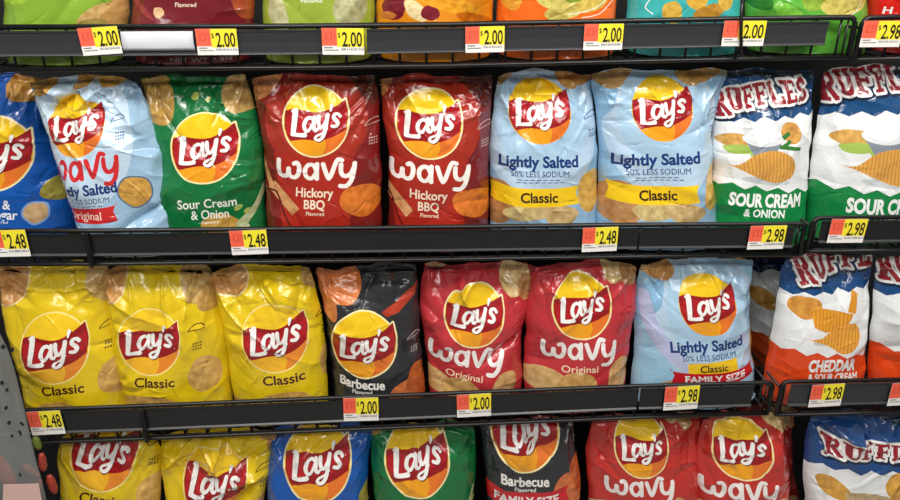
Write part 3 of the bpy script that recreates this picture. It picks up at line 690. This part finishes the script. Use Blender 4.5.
# ------------------------------------------------------------------ price tags
def flat(shapes, o, y, name, mat, parent, thick=.0003):
    """flat printed shapes on a tag: triangulated outline at depth y"""
    P, E = [], []; n = 0
    for p, e in shapes: P.append(p); E.append(e+n); n += len(p)
    P = np.vstack(P); E = np.vstack(E)
    r = delaunay_2d_cdt([Vector(v) for v in P.tolist()], [tuple(k) for k in E.tolist()], [], 0, 1e-6, False)
    V = np.array([tuple(v) for v in r[0]]); Fc = np.array([f for f in r[2]]); c = V[Fc].mean(1); k = np.zeros(len(Fc), bool)
    for s in shapes: k |= inside(c, s)
    Fc = Fc[k]; v = [(a, y, b) for a, b in V]
    return add_mesh(name, v, Fc.tolist(), [mat], None, parent, smoothf=False)
def tag(cx, cy, w, h, rot, price, label, cutred=False):
    A = up(cx, cy, -.0145); sx = (up(cx+w/2, cy, -.0145)-up(cx-w/2, cy, -.0145)).length; sz = (up(cx, cy-h/2, -.0145)-up(cx, cy+h/2, -.0145)).length
    r = empty('price_tag', A, label, 'price tag', 'price tags on the shelf edges'); r.rotation_euler = (0, -math.radians(rot), 0)
    X, Z = sx/2, sz/2
    m = MB(); q_ = [(-X, -Z), (X, -Z), (X, Z), (-X, Z)]; v = [(a, 0, b) for a, b in q_]+[(a, .0006, b) for a, b in q_]
    m.add((v, [(0, 1, 2, 3), (7, 6, 5, 4), (4, 5, 1, 0), (5, 6, 2, 1), (6, 7, 3, 2), (7, 4, 0, 3)])); o = add_mesh('card', m.v, m.f, [PAPER], None, r, smoothf=False)
    xr = -X+2*X*.36
    flat([bar(-X, -Z*.32, xr, Z)], 0, -.0002, 'red_panel', SALMON, r)
    flat([bar(xr, -Z*.42, X, Z)], 0, -.0002, 'yellow_panel', TAGYEL, r)
    wd = X*2*.64
    flat(word(price, xr+wd*.56, Z*.2, wd*.74, Z*1.12, .015), 0, -.0005, 'price_digits', INK, r)
    flat(word('$', xr+wd*.08, Z*.5, wd*.1, Z*.38, .0), 0, -.0005, 'dollar_sign', INK, r)
    rng = random.Random(int(cx*7+cy)); bars = []
    x = xr+wd*.15
    while x < X*.92: 
        b_ = rng.uniform(.02, .05)*X; bars.append(bar(x, -Z*.66, x+b_, -Z*.5)); x += b_+rng.uniform(.02, .06)*X
    flat(bars, 0, -.0005, 'small_print', GREYINK, r)
    flat([bar(-X*.9, -Z*.5, -X*.5, -Z*.42), bar(-X*.9, -Z*.68, -X*.2, -Z*.62)], 0, -.0005, 'footer_print', GREYINK, r)
    flat([bar(-X*.86, Z*.1, -X*.74, Z*.7), bar(-X*.86, Z*.1, -X*.62, Z*.2), bar(-X*.6, Z*.1, -X*.5, Z*.7), bar(-X*.42, Z*.1, -X*.36, Z*.7), bar(-X*.8, Z*.62, -X*.36, Z*.7)], 0, -.0004, 'red_panel_print', REDINK, r)
    return r
TAGS = [(100, 41, 40, 27, 3.5, '2.00', 'tilted two-dollar tag on the top shelf, leftmost, below the lime green bag'),
        (217, 42, 41, 26, 0, '2.00', 'two-dollar tag on the top shelf under the maroon bag'),
        (343, 41.5, 42, 26.5, -.5, '2.00', 'two-dollar tag on the top shelf under the second lime bag'),
        (485, 39.5, 39, 26, 1, '2.00', 'two-dollar tag on the top shelf under the yellow-orange bag corner'),
        (603.5, 37, 39, 26, .5, '2.00', 'two-dollar tag on the top shelf under the orange bag right edge'),
        (744, 33.5, 42, 25, 0, '2.00', 'top shelf two-dollar tag crossed by a black cable tie'),
        (882, 34, 40, 25.5, 0, '2.98', 'price tag in the upper right corner under the red bag'),
        (9, 243.5, 38, 26, 0, '2.48', 'second-row tag at the left edge under the blue bag'),
        (249, 242.5, 37, 24, 1, '2.48', 'second-row tag under the green bag left of the brown bags'),
        (600, 239.5, 35, 24, 1, '2.48', 'second-row tag between the two light blue bags'),
        (767, 237.5, 36, 23, 0, '2.98', 'second-row tag under the striped green and white bag'),
        (847.5, 231, 36, 23, -1, '2.98', 'second-row tag at the start of the right-hand shelf'),
        (46, 423, 34, 23, 1, '2.48', 'third-row tag at the far left beside the clear plastic bag'),
        (361, 409.5, 35, 23, -1, '2.00', 'third-row two-dollar tag under the black bag'),
        (474, 405.5, 34, 22.5, 1.5, '2.00', 'third-row two-dollar tag under the left red bag'),
        (681.5, 398, 34, 23, 1.5, '2.98', 'third-row tag under the family size light blue bag'),
        (826.5, 395.5, 32, 21.5, 1.5, '2.98', 'third-row tag under the cheddar bag'),
        (906, 394, 32, 21.5, 1.5, '2.98', 'third-row tag cut by the right edge of the photo')]
for t_ in TAGS: tag(*t_)
# a second label card showing behind two crowded tags, the strip painted as a reflection and the cable tie
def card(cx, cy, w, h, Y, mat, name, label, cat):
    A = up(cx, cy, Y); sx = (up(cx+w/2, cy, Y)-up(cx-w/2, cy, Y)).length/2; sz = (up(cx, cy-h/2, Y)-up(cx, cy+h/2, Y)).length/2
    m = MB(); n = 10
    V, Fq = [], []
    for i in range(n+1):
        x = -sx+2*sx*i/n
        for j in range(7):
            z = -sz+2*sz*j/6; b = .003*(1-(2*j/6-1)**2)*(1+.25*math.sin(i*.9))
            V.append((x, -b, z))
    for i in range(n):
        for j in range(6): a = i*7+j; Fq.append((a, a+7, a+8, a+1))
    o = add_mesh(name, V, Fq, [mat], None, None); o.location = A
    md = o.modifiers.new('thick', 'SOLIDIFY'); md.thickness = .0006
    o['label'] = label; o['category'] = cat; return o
GLARE = plain('painted_reflection', '#d9dbe0', .3, 0, .8)  # pale card added to imitate light reflected off the clear channel cover
card(158, 41, 72, 19, -.012, GLARE, 'reflection_strip', 'glossy white strip painted as a light reflection between the first two top shelf tags', 'painted reflection strip')
m = MB(); A = up(741.5, 12, -.018); B_ = up(741.5, 56, -.018); d = .002
m.add(tube([A+Vector((.002, .012, .03)), A, (A+B_)/2+Vector((-.0015, -.001, 0)), B_, B_+Vector((-.005, .012, -.004))], .0034, 8))
o = m.build('cable_tie', BLACK, None, True); o['label'] = 'black cable tie hanging over a top shelf price tag'; o['category'] = 'cable tie'

# ------------------------------------------------------------------ bags
def ext(P, d):
    """carry the side line down to the shelf"""
    P = [tuple(p) for p in P]; (x0, y0), (x1, y1) = P[0], P[1]; k = (x0-x1)/(y0-y1) if y0 != y1 else 0
    return [(x0+k*d*.6, y0+d)]+P
B = []
def add(row, L, R, c, pr, label, rot=0, **kw):
    d = {1: 0, 2: 28, 3: 24, 4: 0}[row]
    B.append(dict(row=row, L=ext(L, d) if d else L, R=ext(R, d) if d else R, c=c, print=pr, label=label, rot=rot, name=kw.pop('name', 'chip_bag'), **kw))

GR1 = 'bags on the top shelf'
# row 1, seen from the foot up to the top of the picture
def row1(x0, x1, pr, label, c, **kw):
    add(1, [(x0+7, 71-kw.get('dy', 0)), (x0+2, 40), (x0, 0), (x0+3, -60), (x0-4, -118)], [(x1-7, 71-kw.get('dy', 0)), (x1-2, 40), (x1, 0), (x1-3, -60), (x1+4, -118)], c, pr, label, group=GR1, creases=30, **{k: v for k, v in kw.items() if k != 'dy'})
row1(3, 127, p_plain('#84a936', [(35, -20, 26, 14, .5, '#cfae72', ''), (52, -12, 14, 22, -.7, '#c99f62', ''), (-50, 20, 30, 24, .3, '#9fc93a', ''), (24, -26, 16, 7, .3, '#9a8a4a', '')]), 'bright lime green bag with tan chip print, leftmost on the top shelf', (65, 0, 1))
row1(131, 254, p_plain('#6e1b24', [(52, -2, 14, 18, .3, '#a64a2a', ''), (-32, -12, 6, 5, -.5, '#d8b48c', ''), (-55, -5, 3, 22, .9, '#93343a', '')],
     [('flavor_text', film('#e6cdb8'), word('Flavored', -5, -4, 21, 4.6, .02, res=2)), ('flavor_text', film('#c9b6a8'), word('NET WT 7 3/4', 10, -59, 60, 5, .0, res=2))]), 'dark maroon bag between the two lime green bags, top shelf', (192, 0, 1))
row1(262, 375, p_plain('#98ab3e', [(30, -8, 16, 20, -.4, '#b3b58c', ''), (-42, -14, 10, 18, .4, '#c3c49a', ''), (0, -30, 30, 6, 0, '#93ad33', '')],
     [('flavor_text', film('#e9edd8'), word('Flavored', -8, 0, 21, 4, .02, res=2))]), 'olive lime bag right of the maroon bag, top shelf', (320, 0, 1))
row1(377, 494, p_plain('#e08a1e', [(-42, -8, 12, 12, 0, '#7b2030', ''), (-20, -10, 14, 8, -.6, '#ead9a8', ''), (-6, -12, 9, 8, -.3, '#7b2030', ''), (10, -2, 36, 8, -.3, '#eda62c', ''), (40, -20, 20, 6, -.3, '#c46a12', ''), (-48, -16, 8, 4, 0, '#c9793a', '')]), 'golden orange bag with purple vegetable chips, middle of the top shelf', (436, 0, 1))
row1(497, 617, p_plain('#ea6a1e', [(-8, 2, 18, 10, -.5, '#d9cf76', ''), (6, -10, 20, 9, .2, '#cfc26a', ''), (36, 0, 18, 12, .3, '#d6bf5c', ''), (-44, 3, 10, 14, 0, '#e6a63c', ''), (16, 6, 12, 8, .2, '#7d9a34', '')],
     [('banner', film('#f0e6dc'), stroke([(58, 6), (40, -8), (10, -14)], .9)+stroke([(60, 0), (44, -14), (24, -17)], .9))]), 'bright orange bag with speckled yellow-green chips, top shelf', (557, 0, 1))
row1(627, 742, p_plain('#3fb0ae', [(-12, -12, 9, 12, 0, '#e0bb52', ''), (12, 2, 12, 10, .5, '#dcae44', ''), (24, -12, 18, 8, .4, '#b98a34', ''), (42, 4, 10, 14, .2, '#d8b24e', '')],
     [('banner', film('#e8f0ee'), stroke([(-32, 0), (-36, -8), (-30, -14)], 1)+stroke([(-34, 3), (-16, 8), (0, 6)], 1))]), 'teal bag with round seeded chips, top shelf', (683, 0, 1))
row1(746, 868, p_plain('#5aa83a', [(4, 2, 12, 12, .2, '#8cae3c', ''), (38, -2, 26, 14, .2, '#d0c468', ''), (-44, 4, 10, 16, .4, '#2b7a2a', ''), (-20, -12, 14, 8, -.4, '#7cc84a', '')],
     [('banner', film('#d9ead0'), stroke([(56, 6), (48, -12), (20, -18), (-30, -16)], .9))]), 'vivid green bag right of the teal bag, top shelf', (807, 0, 1))
row1(869, 985, p_plain('#d4231c', [(40, 5, 12, 14, .2, '#e09a4a', '')], [('flavor_text', film('#f5efe9'), word('H', -2, -11, 7, 7, .03, slant=.2))]), 'bright red bag in the top right corner', (895, 0, 1))

# row 2
add(2, [(-40, 224), (-47, 150), (-42, 110), (-40, 76)], [(74, 224), (64, 180), (50, 125), (44, 74)], (-4, 152, 36), p_vinegar(1), 'royal blue salt and vinegar bag cut by the left edge, second row', -3, Y=.13, seal='#1561c0')
add(2, [(76, 224), (57, 165), (40, 118), (31, 76)], [(184, 224), (171, 165), (152, 115), (136, 74)], (74, 127, 30), p_wavylight(2), 'tilted light blue wavy bag leaning left between the blue and green bags', 7, Y=.028, amp=1.35,
    dents=[(.3, .86, 4, 30, .5, -5), (.22, .93, 6, 22, -.9, 3.5), (.72, .24, 3, 26, .5, -4)])
add(2, [(152, 224), (152, 170), (146, 120), (141, 76)], [(266, 224), (264, 160), (255, 112), (246, 74)], (205, 147, 33), p_sour(3), 'green sour cream and onion bag in the second row', 2, Y=.045)
add(2, [(267, 224), (263, 150), (257, 110), (252, 74)], [(381, 224), (381, 150), (378, 110), (375, 74)], (315.5, 122, 32.5), p_hickory(4), 'brown-red hickory wavy bag beside the green bag, the left of two', -1, Y=.035)
add(2, [(388, 224), (388, 150), (383, 110), (379, 76)], [(488, 224), (490, 150), (491, 110), (492, 74)], (429, 124, 32.5), p_hickory(7), 'brown-red hickory wavy bag beside the light blue bag, the right of two', -1, Y=.04)
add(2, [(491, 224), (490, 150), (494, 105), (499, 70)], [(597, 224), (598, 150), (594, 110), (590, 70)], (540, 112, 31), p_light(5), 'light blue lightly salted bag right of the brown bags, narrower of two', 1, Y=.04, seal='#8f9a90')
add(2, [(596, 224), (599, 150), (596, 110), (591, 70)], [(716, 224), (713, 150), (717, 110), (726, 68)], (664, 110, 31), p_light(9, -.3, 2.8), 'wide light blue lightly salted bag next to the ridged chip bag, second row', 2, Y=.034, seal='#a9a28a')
add(2, [(708, 224), (712, 160), (715, 110), (716, 70)], [(806, 224), (810, 150), (813, 110), (816, 68)], (761, 147, 48), p_ruffles(wm=(.15, 1.05, 1.98, .17, 1.25)), 'green white and blue ridged chip bag showing its whole name, second row', 0, Y=.04, seal='#1b2b3a', amp=.8)
add(2, [(808, 219), (812, 160), (820, 110), (824, 66)], [(930, 217), (934, 150), (937, 110), (938, 66)], (880, 144, 55), p_ruffles(wm=(.14, 1.15, 2.15, .1, 1.15)), 'green white and blue ridged chip bag cut by the right edge, second row', 0, Y=.04, seal='#1b2b3a', amp=.8)
# row 3
add(3, [(24, 404), (10, 345), (0, 300), (-6, 262)], [(128, 402), (123, 350), (114, 310), (106, 262)], (55, 347, 33.5), p_classic(1), 'yellow classic bag at the far left of the third row', 3, Y=.035, amp=1.2)
add(3, [(122, 402), (112, 350), (106, 310), (104, 264)], [(232, 400), (230, 350), (219, 300), (211, 262)], (149.5, 341, 31.5), p_classic(6), 'yellow classic bag second from left in the third row', 0, Y=.04, amp=1.5)
add(3, [(234, 398), (226, 350), (218, 310), (212, 266)], [(328, 396), (326, 350), (320, 310), (310, 262)], (275, 337, 32.5), p_classic(11), 'yellow classic bag beside the black barbecue bag, third row', 4, Y=.033, amp=1.2)
add(3, [(334, 394), (330, 350), (323, 310), (316, 268)], [(425, 391), (421, 340), (419, 300), (416, 262)], (364, 343, 32), p_bbq(3), 'black barbecue bag between the yellow and red bags, third row', 0, Y=.045)
add(3, [(430, 388), (424, 340), (421, 300), (424, 262)], [(522, 386), (521, 350), (528, 310), (536, 262)], (474, 315, 29), p_wavy(2), 'crumpled red wavy bag beside the black bag, third row', -7, Y=.045, amp=1.2, dents=[(.85, .5, 3, 26, .55, -6)])
add(3, [(525, 386), (524, 345), (528, 300), (534, 262)], [(626, 384), (631, 340), (636, 300), (638, 260)], (582, 308, 29), p_wavy(8), 'red wavy bag beside the family size bag, third row', 0, Y=.035)
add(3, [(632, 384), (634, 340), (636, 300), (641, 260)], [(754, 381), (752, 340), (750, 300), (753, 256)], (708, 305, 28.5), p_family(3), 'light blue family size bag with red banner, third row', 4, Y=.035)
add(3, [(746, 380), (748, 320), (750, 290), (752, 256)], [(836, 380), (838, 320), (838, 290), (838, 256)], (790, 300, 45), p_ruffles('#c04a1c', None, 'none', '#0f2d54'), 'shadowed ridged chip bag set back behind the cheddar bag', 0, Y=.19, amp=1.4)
add(3, [(764, 380), (770, 345), (778, 300), (784, 256)], [(863, 380), (867, 340), (870, 300), (872, 254)], (820, 314, 45), p_ruffles('#e24a1c', ('CHEDDAR', '& SOUR CREAM'), 'chips', '#15487f', zt=.42, wm=(.85, 1.12, 2.5, .17, 1.05)), 'orange white and blue cheddar ridged chip bag, third row', 0, Y=.035, amp=.9)
add(3, [(868, 380), (871, 340), (874, 300), (878, 254)], [(968, 378), (972, 340), (976, 300), (978, 252)], (934, 314, 47), p_ruffles('#e24a1c', ('CHEDDAR', '& SOUR CREAM'), 'chips', '#15487f', zt=.42, wm=(.22, 1.05, 2.4, .1, 1.05)), 'cheddar ridged chip bag cut by the right edge, third row', 0, Y=.035, amp=.9)
# row 4, cut by the foot of the picture
def r4(L, R, c, pr, label, rot=0, **kw):
    add(4, [(L[0][0]+6, 596)]+L, [(R[0][0]-6, 596)]+R, c, pr, label, rot, **kw)
r4([(60, 500), (56, 460), (64, 428)], [(160, 500), (161, 460), (157, 428)], (101, 456.5, 33), p_classic(15), 'yellow classic bag at the left end of the bottom row', -9, Y=.04)
r4([(165, 500), (160, 465), (162, 428)], [(264, 500), (272, 460), (277, 426)], (214, 483, 32), p_classic(21), 'creased yellow classic bag beside the blue bag, bottom row', -5, Y=.04, amp=1.8, dents=[(.8, .62, 4, 30, .9, -5), (.14, .85, 5, 22, .8, 5)])
r4([(268, 500), (267, 460), (270, 424)], [(368, 500), (368, 460), (374, 422)], (317, 465, 33), p_vinegar(6), 'bright blue bag in the middle of the bottom row', 0, Y=.04)
r4([(375, 500), (371, 460), (370, 424)], [(474, 500), (476, 460), (474, 420)], (417, 462, 31.5), p_sour(9), 'green bag between the blue and black bags, bottom row', 4, Y=.04)
r4([(488, 500), (484, 460), (480, 420)], [(580, 500), (578, 460), (573, 416)], (527, 437, 33.5), p_bbq(12, True), 'black barbecue bag in the bottom row', 0, Y=.04)
r4([(589, 500), (587, 460), (594, 416)], [(700, 500), (701, 460), (703, 412)], (642.5, 450, 26), p_wavy(14, '#c0322c'), 'red wavy bag beside the black bag, bottom row', 0, Y=.045)
r4([(696, 500), (695, 460), (703, 414)], [(789, 500), (789, 460), (782, 410)], (744, 453, 28), p_wavy(20, '#c0322c'), 'red wavy bag next to the dark gap, bottom row', -2, Y=.035, sc=(1.03, .93))
add(4, [(722, 596), (722, 500), (724, 460), (728, 406)], [(800, 596), (798, 500), (792, 460), (796, 402)], (758, 452, 26), p_wavy(31, '#c0322c'), 'red bag almost hidden behind the last red wavy bag, bottom row', 0, Y=.17, amp=1.8)
r4([(806, 500), (803, 460), (810, 412)], [(916, 500), (922, 460), (922, 408)], (862, 490, 53), p_ruffles('#15407c', None, 'mix', '#1c4a86', zt=.42, zb=-1.6, wm=(.36, .86, 2.1, .0, .8)), 'blue and white ridged chip bag, crumpled, lower right corner', -7, Y=.04, amp=1.6, sc=(1.05, .85))

for i, s in enumerate(B):
    s.setdefault('seed', 11+i*7); bag(s)

# ------------------------------------------------------------------ clear perforated bag of red treats at the left edge
CLEAR, nt, b = newmat('clear_plastic')
b.inputs['Base Color'].default_value = lin('#a4a8a6'); b.inputs['Roughness'].default_value = .16; b.inputs['Alpha'].default_value = .34
HOLE = plain('dark_hole', '#16181a', .7)
root = empty('treat_bag', up(10, 500, -.05), 'clear perforated plastic bag with a pale pink label at the lower left corner', 'treat bag')
o0 = np.array(root.location)
Lc = smooth([(-40, 600), (-40, 480), (-38, 380), (-36, 305)], 6); Rc = smooth([(64, 600), (48, 500), (37, 455), (26, 410), (18, 385), (8, 350), (-8, 318), (-22, 300)], 6)
def samp(C, t):
    d = np.linspace(0, 1, len(C)); return np.stack([np.interp(t, d, C[:, 0]), np.interp(t, d, C[:, 1])], -1)
ns, ntt = 24, 60; V, Fq = [], []
rg = np.random.RandomState(5)
for j in range(ntt+1):
    for i in range(ns+1):
        s, t = i/ns, j/ntt; p = samp(Lc, np.array(t))*(1-s)+samp(Rc, np.array(t))*s
        Y = -.05-.03*math.sin(math.pi*min(1, s))**.6*math.sin(math.pi*min(1, t*.9+.1))-.006*abs(math.sin(s*9+t*6))-.004*math.sin(s*21-t*5)-.005*math.exp(-((s-.86)/.05)**2)
        w_ = unproj(p[0], p[1], -.05); w_[1] = Y; V.append(tuple(w_-o0))
for j in range(ntt):
    for i in range(ns): a = j*(ns+1)+i; Fq.append((a, a+1, a+ns+2, a+ns+1))
sh = add_mesh('film', V, Fq, [CLEAR], None, root); md = sh.modifiers.new('thick', 'SOLIDIFY'); md.thickness = .0004
def spot(px, py, rw, rh, ang, name, mat, Y=-.092, par=root):
    c = unproj(px, py, Y); k = .0019; V = []; n = 16
    for z in (0, .0008):
        for a in range(n):
            x, y = rw*k*math.cos(2*math.pi*a/n), rh*k*math.sin(2*math.pi*a/n)
            V.append((c[0]+x*math.cos(ang)-y*math.sin(ang)-o0[0], Y+z-o0[1], c[2]+x*math.sin(ang)+y*math.cos(ang)-o0[2]))
    f = [tuple(range(n)), tuple(range(2*n-1, n-1, -1))]+[(i+n, (i+1) % n+n, (i+1) % n, i) for i in range(n)]
    return add_mesh(name, V, f, [mat], None, par, smoothf=False)
for px, py, w_, h_, a in [(3, 347, 2.2, 3.2, -.4), (12, 350, 2, 3, -.5), (2, 383, 2, 3, -.3), (7, 390, 1.6, 2.8, -.3), (6, 408, 1.8, 3, -.5), (9, 423, 1.8, 3, -.4), (22, 424, 1.6, 3.2, .5), (12, 436, 1.4, 2.6, -.2), (20, 433, 1.5, 3.8, .1), (20, 475, 1.3, 3, 0)]:
    spot(px, py, w_, h_, a, 'hole', HOLE)
ql = [unproj(x, y, -.09) for x, y in [(4, 484), (39, 483), (54, 560), (0, 560)]]
m = MB(); m.slab([(q_[0], q_[2]) for q_ in ql][::-1], -.0925, -.0915); m.build('paper_label', plain('pale_pink_label', '#d9b5ac', .5), root)
REDC = plain('red_treat', '#9c382d', .35, spec=.5); GRNC = plain('green_treat', '#5f6a24', .4)
for k, (px, py, ln, wd, an, mt, nm, lb) in enumerate([
        (37, 443, 9, 4.6, .1, GRNC, 'chew_treat', 'green treat at the top of the red treats, lower left'), (42.5, 462, 13, 4.6, -.1, REDC, 'chew_treat', 'red treat just under the green one, lower left'),
        (52, 484, 14, 5, .05, REDC, 'chew_treat', 'red treat lowest and rightmost beside the yellow bag'), (31, 470, 12, 4.5, .7, REDC, 'chew_treat', 'slanting red treat beside the clear film edge'), (5, 472, 26, 8, .2, plain('bright_red_treat', '#c2412f', .35), 'chew_treat', 'large red treat behind the clear film at the left edge'), (38, 486, 11, 4.2, -.4, REDC, 'chew_treat', 'red treat low between the film edge and the rightmost treat')]):
    c = unproj(px, py, -.045 if px > 10 else -.05); k_ = .0019; V, Fq = [], []; n, mr = 14, 12
    for j in range(mr+1):
        ph = math.pi*j/mr; z = -math.cos(ph)*ln*k_; rr = (max(0, math.sin(ph))**.55)*wd*k_*(1+.06*math.sin(j*1.9))
        for a in range(n):
            x, y = rr*math.cos(2*math.pi*a/n), rr*.9*math.sin(2*math.pi*a/n)
            V.append((x*math.cos(an)-z*math.sin(an), y, x*math.sin(an)+z*math.cos(an)))
    for j in range(mr):
        for a in range(n): Fq.append((j*n+a, j*n+(a+1) % n, (j+1)*n+(a+1) % n, (j+1)*n+a))
    o = add_mesh(nm, V, Fq, [mt]); o.location = c.tolist(); o['label'] = lb; o['category'] = 'treat'; o['group'] = 'red treats in the clear bag'

# ------------------------------------------------------------------ setting
m = MB(); m.box((-2.2, DEPTH+.01, -2.2), (2.4, DEPTH+.05, 1.6)); o = m.build('wall_back', DARK); o['kind'] = 'structure'
m = MB(); m.box((-2.2, 0, z4-.03), (2.4, DEPTH+.01, z4)); o = m.build('trim_1', DARK); o['kind'] = 'structure'
m = MB(); m.box((-4, -4.5, z4-.30), (4, .5, z4-.27)); o = m.build('floor', plain('store_floor', '#8d8a84', .35)); o['kind'] = 'structure'

# ------------------------------------------------------------------ light: store ceiling fixtures over the aisle
def area(x, y, z, sx, sy, e, tgt=(0, 0, -.2), col=(1, .97, .92)):
    l = bpy.data.lights.new('ceiling_light', 'AREA'); l.shape = 'RECTANGLE'; l.size = sx; l.size_y = sy; l.energy = e; l.color = col
    o = bpy.data.objects.new('ceiling_light', l); COL.objects.link(o); o.location = (x, y, z)
    o.rotation_euler = (Vector(tgt)-Vector((x, y, z))).to_track_quat('-Z', 'Y').to_euler(); return o
area(-.95, -1.15, 1.75, 1.5, .12, 30, (-.5, 0, -.3)); area(.95, -1.15, 1.75, 1.5, .12, 30, (.5, 0, -.3))
area(.0, -2.9, 2.1, 4.5, .3, 48)
w = bpy.data.worlds.new('world'); scene.world = w; w.use_nodes = True
nt = w.node_tree; bg = nt.nodes['Background']; tc = nt.nodes.new('ShaderNodeTexCoord'); sp = nt.nodes.new('ShaderNodeSeparateXYZ'); rp = nt.nodes.new('ShaderNodeValToRGB')
nt.links.new(tc.outputs['Generated'], sp.inputs['Vector']); mr = nt.nodes.new('ShaderNodeMapRange'); mr.inputs['From Min'].default_value = -1
nt.links.new(sp.outputs['Z'], mr.inputs['Value']); nt.links.new(mr.outputs['Result'], rp.inputs['Fac']); nt.links.new(rp.outputs['Color'], bg.inputs['Color'])
rp.color_ramp.elements[0].position = .42; rp.color_ramp.elements[0].color = (.2, .19, .18, 1)
rp.color_ramp.elements[1].position = .75; rp.color_ramp.elements[1].color = (.62, .6, .57, 1)
bg.inputs['Strength'].default_value = .6
scene.view_settings.view_transform = 'Standard'; scene.view_settings.look = 'None'; scene.view_settings.gamma = 1
scene.view_settings.exposure = 0.0
